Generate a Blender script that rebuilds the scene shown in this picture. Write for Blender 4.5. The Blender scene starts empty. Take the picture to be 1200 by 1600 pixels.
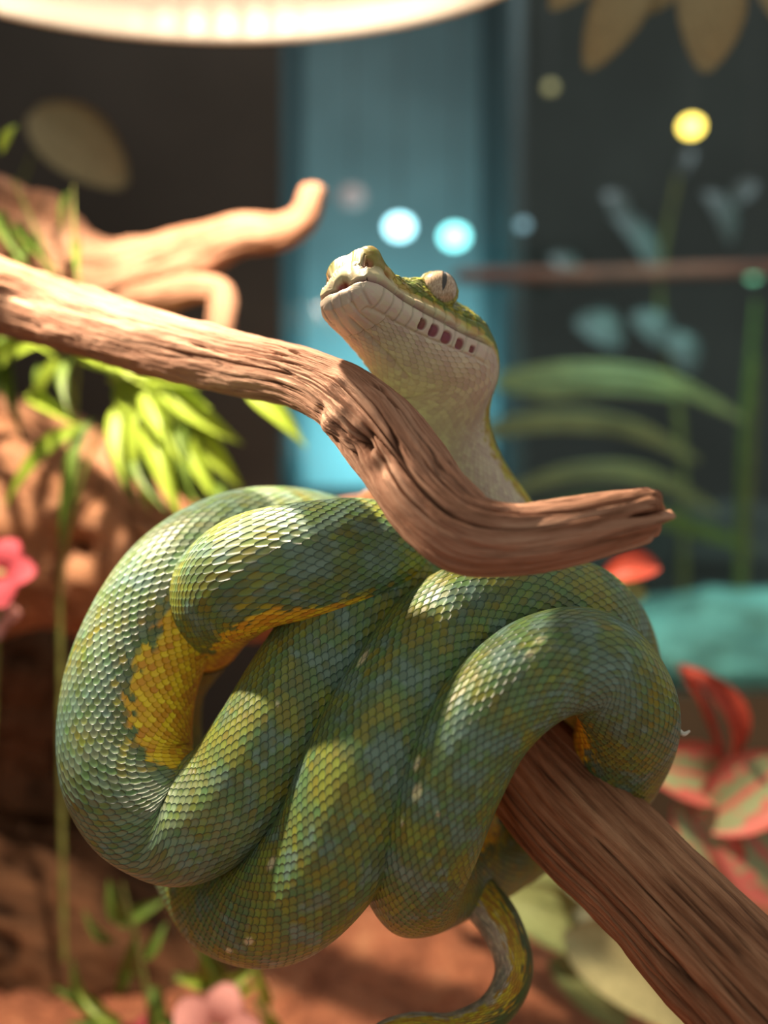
import bpy, math, random
import numpy as np
from mathutils import Vector, Matrix

# ------------------------------------------------------------------ camera, world, lights
F = 1448.0                      # focal length in pixels of the 1200 x 1600 frame
ZC = 0.36                       # camera height above the soil
sc = bpy.context.scene
COL = sc.collection
cam = bpy.data.cameras.new('camera'); camo = bpy.data.objects.new('camera', cam); COL.objects.link(camo)
cam.sensor_fit = 'HORIZONTAL'; cam.sensor_width = 36; cam.lens = 36 * F / 1200
camo.location = (0, 0, ZC); camo.rotation_euler = (math.pi / 2, 0, 0)
cam.clip_start = 0.01
cam.dof.use_dof = True; cam.dof.focus_distance = 0.328; cam.dof.aperture_fstop = 4.1
sc.camera = camo
sc.view_settings.view_transform = 'Standard'; sc.view_settings.look = 'None'
sc.view_settings.gamma = 1; sc.view_settings.exposure = 0.15; sc.view_settings.use_curve_mapping = False

w = bpy.data.worlds.new('world'); sc.world = w; w.use_nodes = True
w.node_tree.nodes['Background'].inputs[0].default_value = (0.92, 0.88, 0.78, 1)
w.node_tree.nodes['Background'].inputs[1].default_value = 0.42

def P(px, py, d):
    return np.array([(px - 600) * d / F, d, ZC + (800 - py) * d / F])

def lamp(name, typ, loc, energy, color, size=0.02, target=None, **kw):
    l = bpy.data.lights.new(name, typ); o = bpy.data.objects.new(name, l); COL.objects.link(o)
    o.location = loc; l.energy = energy; l.color = color
    if typ == 'AREA': l.size = size
    elif typ in ('POINT', 'SPOT'): l.shadow_soft_size = size
    for k, v in kw.items(): setattr(l, k, v)
    if target is not None:
        o.rotation_euler = (Vector(target) - Vector(loc)).to_track_quat('-Z', 'Y').to_euler()
    return o
KEY = (-0.105, 0.440, 0.690)
lamp('basking_light', 'SPOT', KEY, 19, (1.0, 0.80, 0.58), 0.011, target=(-0.02, 0.40, 0.3), spot_size=2.5, spot_blend=0.4)
lamp('side_spot', 'SPOT', (-0.285, 0.378, 0.595), 12.5, (1.0, 0.83, 0.62), 0.008, target=(-0.055, 0.34, 0.265), spot_size=math.radians(42), spot_blend=0.25)
lamp('tank_light', 'AREA', tuple(P(620, 742, 1.78)), 3.0, (0.30, 0.85, 0.95), 0.3, target=tuple(P(620, 600, 1.97)))
lamp('tank_top_light', 'AREA', tuple(P(620, -250, 1.70)), 1.3, (0.40, 0.66, 0.85), 0.3, target=tuple(P(620, 330, 1.95)))
lamp('plant_fill_light', 'AREA', tuple(P(1080, 300, 1.12)), 0.55, (0.40, 0.9, 0.78), 0.15, target=tuple(P(1080, 900, 1.3)))  # unseen teal lamp added to brighten the plants and turquoise lump
lamp('room_light', 'AREA', (0.35, 1.3, 1.5), 2.5, (0.75, 0.9, 0.95), 0.5, target=(0.3, 1.9, 0.4))

# ------------------------------------------------------------------ helpers
def _h(ix, iy, iz, seed):
    n = (ix.astype(np.int64) * 374761393 + iy.astype(np.int64) * 668265263 + iz.astype(np.int64) * 2147483647 + seed * 974634777) & 0xffffffff
    n = ((n ^ (n >> 13)) * 1274126177) & 0xffffffff
    n = ((n ^ (n >> 16)) * 2246822519) & 0xffffffff
    return ((n ^ (n >> 15)) & 0xffffff) / float(0xffffff)
def noise(x, y, z, seed=0):
    x, y, z = np.broadcast_arrays(np.asarray(x, float), np.asarray(y, float), np.asarray(z, float))
    ix, iy, iz = np.floor(x), np.floor(y), np.floor(z)
    fx, fy, fz = x - ix, y - iy, z - iz
    fx, fy, fz = [t * t * (3 - 2 * t) for t in (fx, fy, fz)]
    r = 0
    for a in (0, 1):
        for b in (0, 1):
            for c in (0, 1):
                r = r + _h(ix + a, iy + b, iz + c, seed) * (fx if a else 1 - fx) * (fy if b else 1 - fy) * (fz if c else 1 - fz)
    return r * 2 - 1
def fbm(x, y, z, seed=0, o=4):
    r = 0; a = 1.0
    for i in range(o):
        r = r + a * noise(x * 2**i, y * 2**i, z * 2**i, seed + i * 17); a *= 0.5
    return r / 1.9
def sstep(a, b, x):
    t = np.clip((x - a) / (b - a), 0, 1); return t * t * (3 - 2 * t)
def nrm(v):
    v = np.asarray(v, float); return v / np.maximum(np.linalg.norm(v, axis=-1, keepdims=True), 1e-12)

def mesh_np(name, co, quads, mat, parent=None, smooth=True, tris=None):
    me = bpy.data.meshes.new(name)
    co = np.asarray(co, np.float32).reshape(-1, 3)
    quads = np.asarray(quads, np.int32).reshape(-1, 4)
    tris = np.zeros((0, 3), np.int32) if tris is None else np.asarray(tris, np.int32).reshape(-1, 3)
    me.vertices.add(len(co)); me.vertices.foreach_set('co', co.ravel())
    nl = quads.size + tris.size
    me.loops.add(nl); me.loops.foreach_set('vertex_index', np.concatenate([quads.ravel(), tris.ravel()]))
    me.polygons.add(len(quads) + len(tris))
    ls = np.concatenate([np.arange(len(quads)) * 4, len(quads) * 4 + np.arange(len(tris)) * 3]).astype(np.int32)
    me.polygons.foreach_set('loop_start', ls)
    me.update(calc_edges=True); me.validate()
    if smooth: me.polygons.foreach_set('use_smooth', np.ones(len(me.polygons), bool))
    if mat is not None: me.materials.append(mat)
    o = bpy.data.objects.new(name, me); COL.objects.link(o)
    if parent is not None: attach(o, parent)
    return o
def attach(o, parent):
    o.parent = parent; o.matrix_parent_inverse = Matrix.Translation(-Vector(parent.location)) if parent.type == 'EMPTY' else Matrix()
def tag(o, label=None, cat=None, group=None, kind=None):
    if label: o['label'] = label
    if cat: o['category'] = cat
    if group: o['group'] = group
    if kind: o['kind'] = kind
    return o
def empty(name, loc):
    o = bpy.data.objects.new(name, None); COL.objects.link(o); o.location = tuple(loc); o.empty_display_size = 0.02
    return o
def grid_quads(nv, nu, wrap=True):
    i = np.arange(nv - 1)[:, None]; j = np.arange(nu if wrap else nu - 1)[None, :]
    j2 = (j + 1) % nu
    return np.stack(np.broadcast_arrays(i * nu + j, i * nu + j2, (i + 1) * nu + j2, (i + 1) * nu + j), -1).reshape(-1, 4)
def set_attr(o, name, arr, typ='FLOAT_VECTOR', key='vector'):
    a = o.data.attributes.new(name, typ, 'POINT'); a.data.foreach_set(key, np.asarray(arr, np.float32).ravel())
def catmull(pts, n_each=24):
    pts = np.asarray(pts, float); k = len(pts)
    ext = np.vstack([2 * pts[0] - pts[1], pts, 2 * pts[-1] - pts[-2]])
    out = []
    for i in range(k - 1):
        p0, p1, p2, p3 = ext[i:i + 4]
        # centripetal parameterisation on the first 3 columns
        d = [max(np.linalg.norm(a[:3] - b[:3]), 1e-6) ** 0.5 for a, b in ((p1, p0), (p2, p1), (p3, p2))]
        t0, t1 = 0, d[0]; t2 = t1 + d[1]; t3 = t2 + d[2]
        t = np.linspace(t1, t2, n_each, endpoint=False)[:, None]
        A1 = (t1 - t) / (t1 - t0) * p0 + (t - t0) / (t1 - t0) * p1
        A2 = (t2 - t) / (t2 - t1) * p1 + (t - t1) / (t2 - t1) * p2
        A3 = (t3 - t) / (t3 - t2) * p2 + (t - t2) / (t3 - t2) * p3
        B1 = (t2 - t) / (t2 - t0) * A1 + (t - t0) / (t2 - t0) * A2
        B2 = (t3 - t) / (t3 - t1) * A2 + (t - t1) / (t3 - t1) * A3
        out.append((t2 - t) / (t2 - t1) * B1 + (t - t1) / (t2 - t1) * B2)
    out.append(pts[-1:]); return np.vstack(out)
def resample(c, step):
    s = np.concatenate([[0], np.cumsum(np.linalg.norm(np.diff(c[:, :3], axis=0), axis=1))])
    n = max(int(s[-1] / step), 2); t = np.linspace(0, s[-1], n + 1)
    return t, np.stack([np.interp(t, s, c[:, k]) for k in range(c.shape[1])], 1)

class NT:
    def __init__(self, name):
        self.m = bpy.data.materials.new(name); self.m.use_nodes = True
        self.t = self.m.node_tree; self.b = self.t.nodes['Principled BSDF']
    def n(self, typ, **kw):
        o = self.t.nodes.new(typ)
        for k, v in kw.items():
            if k.startswith('i_'): o.inputs[k[2:].replace('_', ' ')].default_value = v
            else: setattr(o, k, v)
        return o
    def l(self, a, b): self.t.links.new(a, b)
    def math(self, op, a, b=None, c=None, clamp=False):
        o = self.t.nodes.new('ShaderNodeMath'); o.operation = op; o.use_clamp = clamp
        for i, v in enumerate((a, b, c)):
            if v is None: continue
            if isinstance(v, (int, float)): o.inputs[i].default_value = v
            else: self.l(v, o.inputs[i])
        return o.outputs[0]
    def mix(self, f, a, b, typ='MIX'):
        o = self.t.nodes.new('ShaderNodeMix'); o.data_type = 'RGBA'; o.blend_type = typ
        for i, v in ((0, f), (6, a), (7, b)):
            if isinstance(v, (int, float)): o.inputs[i].default_value = v
            elif isinstance(v, tuple): o.inputs[i].default_value = v
            else: self.l(v, o.inputs[i])
        return o.outputs[2]
    def ramp(self, fac, stops):
        o = self.t.nodes.new('ShaderNodeValToRGB'); e = o.color_ramp.elements
        while len(e) < len(stops): e.new(0.5)
        for x, (p, c) in zip(e, stops): x.position = p; x.color = (*c, 1) if len(c) == 3 else c
        self.l(fac, o.inputs[0]); return o.outputs[0]
    def noise(self, vec, scale, detail=4, rough=0.55):
        o = self.t.nodes.new('ShaderNodeTexNoise'); o.inputs['Scale'].default_value = scale
        o.inputs['Detail'].default_value = detail; o.inputs['Roughness'].default_value = rough
        if vec is not None: self.l(vec, o.inputs['Vector'])
        return o.outputs['Fac']
    def bump(self, h, dist, strength=1.0, normal=None):
        o = self.t.nodes.new('ShaderNodeBump'); o.inputs['Distance'].default_value = dist; o.inputs['Strength'].default_value = strength
        self.l(h, o.inputs['Height'])
        if normal is not None: self.l(normal, o.inputs['Normal'])
        return o.outputs[0]
    def attr(self, name):
        o = self.t.nodes.new('ShaderNodeAttribute'); o.attribute_name = name; return o
    def vmul(self, v, s):
        o = self.t.nodes.new('ShaderNodeVectorMath'); o.operation = 'MULTIPLY'; self.l(v, o.inputs[0]); o.inputs[1].default_value = s
        return o.outputs[0]

def plain(name, col, rough=0.6, spec=0.4, var=0.15, scale=40, bump=0.0, **kw):
    t = NT(name); tc = t.n('ShaderNodeTexCoord').outputs['Object']
    f = t.noise(tc, scale, 5)
    c2 = tuple(min(1, x * (1 + var * 2)) for x in col); c1 = tuple(x * (1 - var * 2) for x in col)
    t.l(t.ramp(f, [(0.3, c1), (0.7, c2)]), t.b.inputs['Base Color'])
    t.b.inputs['Roughness'].default_value = rough; t.b.inputs['Specular IOR Level'].default_value = spec
    if bump: t.l(t.bump(f, bump), t.b.inputs['Normal'])
    for k, v in kw.items(): t.b.inputs[k.replace('_', ' ')].default_value = v
    return t.m
def emit(name, col, s):
    t = NT(name); t.b.inputs['Base Color'].default_value = (*col, 1)
    t.b.inputs['Emission Color'].default_value = (*col, 1); t.b.inputs['Emission Strength'].default_value = s
    return t.m
def wood_mat(name, dark, mid, light, grain=1.0, rough=0.8, bump=0.0006, sheen=0.2, patch=None):
    t = NT(name); g = t.attr('grain').outputs['Vector']
    v1 = t.vmul(g, (260 * grain, 260 * grain, 14 * grain))
    v2 = t.vmul(g, (900 * grain, 900 * grain, 60 * grain))
    n1 = t.noise(v1, 1.0, 5, 0.6); n2 = t.noise(v2, 1.0, 4, 0.6); n3 = t.noise(t.vmul(g, (30, 30, 18)), 1.0, 4)
    f = t.math('ADD', t.math('MULTIPLY', n1, 0.55), t.math('ADD', t.math('MULTIPLY', n2, 0.3), t.math('MULTIPLY', n3, 0.3)))
    c = t.ramp(f, [(0.40, dark), (0.54, mid), (0.68, light)])
    cr = t.attr('crease').outputs['Fac']
    c = t.mix(cr, c, (*[x * 0.35 for x in dark], 1))
    t.l(c, t.b.inputs['Base Color'])
    t.b.inputs['Roughness'].default_value = rough; t.b.inputs['Specular IOR Level'].default_value = sheen
    n4 = t.noise(t.vmul(g, (2600 * grain, 2600 * grain, 170 * grain)), 1.0, 3, 0.6)
    h = t.math('ADD', t.math('MULTIPLY', n1, 1.0), t.math('ADD', t.math('MULTIPLY', n2, 0.45), t.math('MULTIPLY', n4, 0.22)))
    t.l(t.bump(h, bump * 3), t.b.inputs['Normal'])
    return t.m

# ------------------------------------------------------------------ materials
M = {}
M['branch'] = wood_mat('pale_driftwood', (0.19, 0.085, 0.045), (0.40, 0.20, 0.125), (0.56, 0.33, 0.22), 1.0, bump=0.0007)
M['perch'] = wood_mat('perch_wood', (0.11, 0.042, 0.020), (0.32, 0.145, 0.075), (0.52, 0.27, 0.15), 0.9, bump=0.0008)
M['log'] = wood_mat('log_wood', (0.24, 0.105, 0.055), (0.40, 0.19, 0.10), (0.52, 0.27, 0.16), 0.4, bump=0.001)
M['stump'] = wood_mat('stump_wood', (0.045, 0.020, 0.010), (0.10, 0.045, 0.020), (0.17, 0.075, 0.035), 0.3, bump=0.001)
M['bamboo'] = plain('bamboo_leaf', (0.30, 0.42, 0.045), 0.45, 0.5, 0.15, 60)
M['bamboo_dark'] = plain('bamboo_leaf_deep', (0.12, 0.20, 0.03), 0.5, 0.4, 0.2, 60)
M['stem'] = plain('plant_stem', (0.20, 0.22, 0.06), 0.6, 0.3)
M['pink'] = plain('pink_petal', (0.78, 0.36, 0.33), 0.6, 0.3, 0.12, 30)
M['rose'] = plain('rose_petal', (0.55, 0.09, 0.12), 0.6, 0.3, 0.12, 30)
M['soil'] = None
M['pale_leaf'] = plain('pale_leaf', (0.48, 0.44, 0.22), 0.6, 0.3, 0.12, 25)
M['grey_leaf'] = plain('grey_leaf', (0.32, 0.32, 0.20), 0.6, 0.3, 0.15, 25)
M['sage_leaf'] = plain('sage_leaf', (0.30, 0.35, 0.14), 0.6, 0.3, 0.15, 25)
M['dry_leaf'] = plain('dry_leaf', (0.34, 0.27, 0.14), 0.6, 0.3, 0.12, 25)
M['red_leaf'] = plain('red_leaf', (0.50, 0.08, 0.05), 0.5, 0.3, 0.2, 25)
M['arch_leaf'] = plain('arching_leaf', (0.26, 0.27, 0.10), 0.5, 0.3, 0.15, 20)
M['grey_reflection'] = plain('blue_grey_reflection', (0.16, 0.20, 0.21), 0.4, 0.5, 0.15, 20)  # blue grey of reflected light put into the base colour
M['dark_wall'] = plain('dark_panel', (0.085, 0.075, 0.066), 0.7, 0.2, 0.12, 3)
M['dark_teal_wall'] = plain('dark_room_wall', (0.055, 0.070, 0.068), 0.8, 0.2, 0.12, 2)
M['frame'] = plain('black_frame', (0.03, 0.025, 0.02), 0.5, 0.3, 0.1, 5)
M['brown_trim'] = plain('brown_trim', (0.085, 0.060, 0.035), 0.7, 0.3, 0.2, 5)
M['tank_back'] = plain('tank_back', (0.36, 0.46, 0.47), 0.7, 0.2, 0.12, 3)
M['tank_side'] = plain('tank_side', (0.09, 0.12, 0.125), 0.7, 0.2, 0.1, 3)
M['teal_glow_lump'] = plain('teal_glow_lump', (0.22, 0.60, 0.54), 0.6, 0.3, 0.25, 14, 0.01)  # teal glow put into the base colour
M['reflector'] = plain('reflector_metal', (0.80, 0.76, 0.70), 0.38, 0.5, 0.04, 20, Metallic=0.35)
M['shade'] = plain('lamp_shade_metal', (0.05, 0.05, 0.05), 0.4, 0.5, 0.05, 20)
M['red_bar'] = plain('red_brown_rail', (0.30, 0.11, 0.08), 0.6, 0.3, 0.2, 20)
M['cap'] = plain('brass_cap', (0.4, 0.3, 0.15), 0.4, 0.5, 0.05, 20)

def soil_mat():
    t = NT('red_soil'); tc = t.n('ShaderNodeTexCoord').outputs['Object']
    a = t.noise(tc, 28, 6, 0.6); b = t.noise(tc, 160, 4, 0.6)
    f = t.math('ADD', t.math('MULTIPLY', a, 0.6), t.math('MULTIPLY', b, 0.4))
    t.l(t.ramp(f, [(0.35, (0.20, 0.065, 0.032)), (0.52, (0.56, 0.20, 0.10)), (0.68, (0.74, 0.33, 0.17))]), t.b.inputs['Base Color'])
    t.b.inputs['Roughness'].default_value = 0.9
    t.l(t.bump(f, 0.02), t.b.inputs['Normal']); return t.m
M['soil'] = soil_mat()

def veined_mat():
    t = NT('red_veined_leaf'); a = t.attr('leafuv').outputs['Vector']
    sx = t.n('ShaderNodeSeparateXYZ'); t.l(a, sx.inputs[0])
    u, v = sx.outputs[0], sx.outputs[1]
    au = t.math('ABSOLUTE', u)
    edge = t.math('GREATER_THAN', au, 0.74)
    mid = t.math('LESS_THAN', au, 0.09)
    n = t.noise(t.vmul(a, (1.2, 3, 1)), 2.0, 3)
    blot = t.math('GREATER_THAN', t.math('ADD', n, t.math('MULTIPLY', au, 0.14)), 0.62)
    f = t.math('MAXIMUM', t.math('MAXIMUM', edge, mid), blot)
    t.l(t.mix(f, (0.30, 0.34, 0.17, 1), (0.60, 0.14, 0.11, 1)), t.b.inputs['Base Color'])
    t.b.inputs['Roughness'].default_value = 0.55; return t.m
M['veined'] = veined_mat()

# ------------------------------------------------------------------ setting
def box(name, lo, hi, mat, parent=None, bev=0.002):
    import bmesh
    bm = bmesh.new(); bmesh.ops.create_cube(bm, size=1)
    lo = Vector(lo); hi = Vector(hi)
    for v in bm.verts: v.co = Vector([lo[k] + (v.co[k] + 0.5) * (hi[k] - lo[k]) for k in range(3)])
    if bev: bmesh.ops.bevel(bm, geom=bm.edges[:], offset=bev, segments=2, profile=0.7, affect='EDGES')
    me = bpy.data.meshes.new(name); bm.to_mesh(me); bm.free(); me.materials.append(mat)
    o = bpy.data.objects.new(name, me); COL.objects.link(o)
    if parent is not None: attach(o, parent)
    return o
def S(o): o['kind'] = 'structure'; return o
S(box('floor', (-1.8, -0.3, -0.06), (2.2, 3.0, -0.03), M['dark_wall']))
S(box('wall_back', (-1.8, 2.9, -0.03), (2.2, 3.0, 2.4), M['dark_teal_wall']))
S(box('wall_left', (-0.56, 0.0, -0.03), (-0.54, 1.02, 1.0), M['dark_wall']))
# back of the terrarium: dark solid panel on the left, glass on the right
xe = P(438, 0, 1.0)[0]
S(box('wall_rear', (-0.54, 1.0, -0.03), (xe, 1.02, 1.0), M['dark_wall']))
S(box('trim_1', (xe, 0.995, -0.03), (1.0, 1.025, P(0, 1085, 1.0)[2]), M['brown_trim']))
def glass_mat():
    t = NT('clear_glass'); b = t.b
    b.inputs['Base Color'].default_value = (0.93, 0.97, 0.97, 1)
    b.inputs['Transmission Weight'].default_value = 1; b.inputs['Roughness'].default_value = 0.02; b.inputs['IOR'].default_value = 1.2
    return t.m
M['glass'] = glass_mat()
S(box('window_1', (xe, 1.006, P(0, 1085, 1.0)[2]), (1.0, 1.010, 1.0), M['glass'], bev=0))

# soil bed of the terrarium
def soil():
    nx, ny = 300, 220
    x = np.linspace(-0.538, 0.9, nx); y = np.linspace(0.05, 0.993, ny)
    X, Y = np.meshgrid(x, y)
    mound = 0.055 * np.exp(-(((X - 0.045) / 0.16) ** 2 + ((Y - 0.80) / 0.16) ** 2)) + 0.02 * np.exp(-(((X + 0.3) / 0.2) ** 2 + ((Y - 0.6) / 0.2) ** 2))
    Z = mound + 0.012 * fbm(X * 14, Y * 14, 0, 3, 4) + 0.006 * fbm(X * 60, Y * 60, 0, 8, 3)
    co = np.stack([X, Y, Z], -1).reshape(-1, 3)
    o = mesh_np('soil', co, grid_quads(ny, nx, False), M['soil'])
    tag(o, 'reddish brown soil covering the bottom of the terrarium', 'soil', kind='stuff')
soil()

# ------------------------------------------------------------------ wood
def tube_frames(c):
    T = nrm(np.gradient(c[:, :3], axis=0))
    N = np.zeros_like(T); n = np.cross(T[0], [0, 0, 1.0])
    if np.linalg.norm(n) < 1e-3: n = np.array([1.0, 0, 0])
    n = n / np.linalg.norm(n)
    for i in range(len(T)):
        n = n - T[i] * np.dot(n, T[i]); n = n / np.linalg.norm(n); N[i] = n
    return T, N, np.cross(T, N)
def branch(name, ctrl, NU, step, seed, mat, rough=0.10, grain=0.05, cracks=0.10, parent=None, caps=(True, True), lobes=0.10,
           squash=None, dents=(), crack_rng=(0, 1), gk=5.0, gl=25.0, jag=0.0):
    c = catmull([[*P(x, y, d), r] for x, y, d, r in ctrl])
    t, c = resample(c, step); nv = len(c)
    if jag:   # splintered far end: each fibre ends at its own length
        pass
    T, N, B = tube_frames(c)
    th = np.linspace(0, 2 * np.pi, NU, endpoint=False)[None, :]
    v = t[:, None]; cx, sx = np.cos(th), np.sin(th)
    R = c[:, 3][:, None]
    ga = fbm(cx * gk + 7, sx * gk, v * gl, seed, 4)                       # long grain
    lo = fbm(cx * 1.0 + seed, sx * 1.0, v * 22, seed + 5, 3)               # lumps
    med = fbm(cx * 2.6 + seed, sx * 2.6, v * 60, seed + 9, 4)
    rid = 1 - np.abs(noise(cx * gk * 1.3, sx * gk * 1.3 + 3, v * gl * 0.7, seed + 30)) * 7
    rid = np.clip(rid, 0, 1) * sstep(0.0, 0.25, noise(cx * 1.3, sx * 1.3, v * 18, seed + 41) + 0.12)
    tt = v / t[-1]
    rid = rid * sstep(crack_rng[0] - 0.03, crack_rng[0] + 0.03, tt) * (1 - sstep(crack_rng[1] - 0.03, crack_rng[1] + 0.03, tt))
    fi = fbm(cx * gk * 3 + 2, sx * gk * 3, v * gl * 2.2, seed + 61, 3); rid2 = np.clip(1 - np.abs(noise(cx * gk * 2.6, sx * gk * 2.6 + 9, v * gl * 1.1, seed + 33)) * 9, 0, 1) * sstep(-.1, .3, noise(cx * 2, sx * 2, v * 30, seed + 44))
    k = 1 + lobes * lo + rough * med + grain * ga - cracks * rid + 0.022 * fi - cracks * 0.35 * rid2
    ends = np.ones_like(v)
    if caps[0]: ends = ends * np.sqrt(np.clip(1 - np.clip(1 - v / (R * 0.7 + 1e-9), 0, 1) ** 2, 0, 1))
    if caps[1]: ends = ends * np.sqrt(np.clip(1 - np.clip(1 - (t[-1] - v) / (R * (0.25 if jag else 0.7) + 1e-9), 0, 1) ** 2, 0, 1))
    rr = R * k * np.maximum(ends, 0.02)
    co = c[:, None, :3] + N[:, None, :] * (rr * cx)[..., None] + B[:, None, :] * (rr * sx)[..., None]
    if jag:
        last = sstep(0.90, 1.0, tt)
        co = co + T[:, None, :] * (last * jag * (fbm(cx * 3, sx * 3, 0 * v, seed + 70, 4)) * 1.0)[..., None]
    crease = np.clip(np.maximum(rid, rid2 * .8), 0, 1) * 0.85
    for (px, py, d, rad, dep) in dents:
        q = P(px, py, d); dist = np.linalg.norm((co - q) * np.array([1, 0.6, 1]), axis=-1)
        g = np.exp(-(dist / rad) ** 2)
        ctr = c[:, None, :3]; dirn = nrm(co - ctr)
        co = co - dirn * (g * dep)[..., None]
        if dep > 0: crease = np.maximum(crease, sstep(0.35, 0.9, g) * 0.85)
    flat = co.reshape(-1, 3)
    n0 = len(flat); flat = np.vstack([flat, co[0].mean(0), co[-1].mean(0)])
    q = grid_quads(nv, NU)
    j = np.arange(NU); j2 = (j + 1) % NU
    tr = np.vstack([np.stack([j2, j, np.full(NU, n0)], 1), np.stack([(nv - 1) * NU + j, (nv - 1) * NU + j2, np.full(NU, n0 + 1)], 1)])
    o = mesh_np(name, flat, q, mat, parent, True, tr)
    gr = np.stack(np.broadcast_arrays(cx * R + seed * 0.13, sx * R, v + 0 * cx), -1).reshape(-1, 3)
    gr = np.vstack([gr, gr[0], gr[-1]])
    set_attr(o, 'grain', gr)
    set_attr(o, 'crease', np.concatenate([crease.ravel(), [0, 0]]), 'FLOAT', 'value')
    return o

# front driftwood limb, hooked, over which the snake looks
fb = empty('driftwood_branch', P(540, 610, 0.345))
tag(fb, 'pale brown driftwood limb from the upper left to a splintered end under the snake head', 'branch')
branch('limb', [(-420, 330, 0.60, 0.022), (-200, 400, 0.52, 0.020), (0, 462, 0.455, 0.0175), (120, 500, 0.425, 0.0160), (250, 540, 0.395, 0.0135), (380, 572, 0.37, 0.0125),
                (470, 592, 0.35, 0.0115), (535, 622, 0.335, 0.0125), (585, 668, 0.323, 0.0145), (632, 728, 0.312, 0.0145),
                (672, 785, 0.303, 0.0142), (730, 832, 0.297, 0.0132), (800, 842, 0.295, 0.0115), (880, 832, 0.295, 0.0108), (950, 816, 0.295, 0.0098), (1012, 803, 0.295, 0.0084)],
       320, 0.0008, 4, M['branch'], rough=0.075, grain=0.075, cracks=0.20, parent=fb, lobes=0.09, crack_rng=(0.60, 0.995), jag=0.012,
       dents=[(548, 660, 0.318, 0.0035, 0.007), (527, 645, 0.322, 0.0022, 0.005), (505, 640, 0.326, 0.002, 0.004), (568, 690, 0.310, 0.0045, 0.006), (590, 725, 0.305, 0.0045, 0.004), (535, 600, 0.325, 0.005, -0.0025), (520, 662, 0.322, 0.004, -0.003)])

# the thick perch
pr = empty('perch', P(950, 1330, 0.34))
tag(pr, 'thick reddish brown wooden perch sloping to the lower right under the coils', 'branch')
branch('bough', [(575, 770, 0.445, 0.009), (610, 850, 0.43, 0.012), (680, 970, 0.410, 0.0165), (768, 1115, 0.389, 0.0205), (872, 1245, 0.368, 0.0230), (1000, 1375, 0.345, 0.0222),
                 (1120, 1500, 0.325, 0.0228), (1300, 1690, 0.30, 0.023), (1560, 2000, 0.275, 0.023), (1800, 2450, 0.262, 0.024), (1950, 2850, 0.255, 0.026)],
       240, 0.0012, 11, M['perch'], rough=0.05, grain=0.055, cracks=0.10, parent=pr, lobes=0.05, gk=4.5, gl=9)

# ------------------------------------------------------------------ the snake
FV = nrm(np.array([-0.62, -0.70, 0.35]))
Ht = math.radians(12)
L0 = nrm(np.cross([0, 0, 1.0], FV)); U0 = np.cross(FV, L0)
LV = math.cos(Ht) * L0 + math.sin(Ht) * U0; UV_ = math.cos(Ht) * U0 - math.sin(Ht) * L0
TIP = P(530, 446, 0.325)
HS = 1.05      # head scale
def HL(x, y, z): return TIP + (FV * x + LV * y + UV_ * z) * 0.001 * HS
# path controls: pos, radius(m), dorsal direction
ctrl = []
for k in (0, 15, 30, 45, 54): ctrl.append([*HL(-k, 0, 0), 0.02, *UV_])
def C(px, py, d, r, up): ctrl.append([*P(px, py, d), r * 0.001, *nrm(up)])
C(690, 620, .376, 17, (.42, .80, .25))
C(702, 680, .384, 14.4, (.62, .78, .0))
C(742, 755, .388, 15.2, (.66, .75, 0))
C(800, 850, .392, 16, (.66, .75, 0))
C(800, 950, .410, 18, (.4, .9, .1))
C(700, 980, .430, 19, (-.1, .9, .4))
C(640, 900, .395, 20, (.0, .3, .95))
C(578, 868, .356, 20.5, (0, -.1, 1))
C(488, 876, .340, 21, (0, -.15, 1))
C(402, 893, .337, 21, (-.2, -.15, .95))
C(345, 932, .356, 20.5, (-.4, -.4, .6))
C(305, 985, .388, 20, (.4, -.6, .4))
C(245, 1080, .418, 21, (.6, -.7, .2))
C(250, 1200, .422, 21, (.5, -.7, 0))
C(305, 1320, .402, 21.5, (-.5, .2, -.4))
C(366, 1402, .372, 22, (-.5, -.5, -.5))
C(440, 1405, .345, 22.5, (-.35, -.9, -.2))
C(520, 1320, .330, 22.5, (-.3, -.95, 0))
C(568, 1200, .327, 22, (-.3, -.95, 0))
C(625, 1090, .332, 22, (-.3, -.9, .2))
C(712, 985, .342, 22, (-.2, -.8, .5))
C(810, 948, .350, 21.5, (0, -.6, .8))
C(900, 965, .362, 21, (.2, -.4, .9))
C(955, 1040, .392, 20.5, (.8, .1, .5))
C(945, 1150, .425, 20, (.9, .5, 0))
C(880, 1250, .440, 20, (.3, -.2, -.9))
C(780, 1325, .425, 19, (.1, -.6, -.8))
C(690, 1366, .385, 20, (-.2, -.2, -.9))
C(648, 1375, .350, 19, (-.4, -.6, -.7))
C(668, 1305, .326, 19, (-.55, -.85, -.1))
C(705, 1210, .318, 18.6, (-.5, -.85, .1))
C(760, 1115, .317, 18.4, (-.4, -.85, .3))
C(845, 1045, .320, 18.6, (-.2, -.8, .6))
C(920, 1033, .325, 18.5, (.1, -.75, .7))
C(973, 1087, .336, 18.4, (.5, -.8, .3))
C(973, 1160, .360, 18.7, (.8, -.5, 0))
C(920, 1240, .398, 20, (.7, .6, -.1))
C(800, 1255, .440, 20.5, (.1, 1, 0))
C(680, 1150, .462, 21, (0, 1, .1))
C(600, 1000, .465, 22, (.1, .9, .3))
C(560, 890, .440, 22.5, (.1, .4, .9))
C(480, 850, .402, 22.5, (0, .1, 1))
C(378, 858, .382, 23.5, (-.3, .1, .9))
C(286, 915, .371, 24.5, (-.65, .2, .65))
C(224, 1015, .364, 25.2, (-.9, .35, .2))
C(198, 1120, .357, 25.2, (-.93, .35, 0))
C(208, 1215, .350, 24.5, (-.9, .1, -.1))
C(282, 1285, .345, 22.5, (-.6, -.7, -.2))
C(362, 1240, .342, 21.5, (-.3, -.9, .1))
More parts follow.
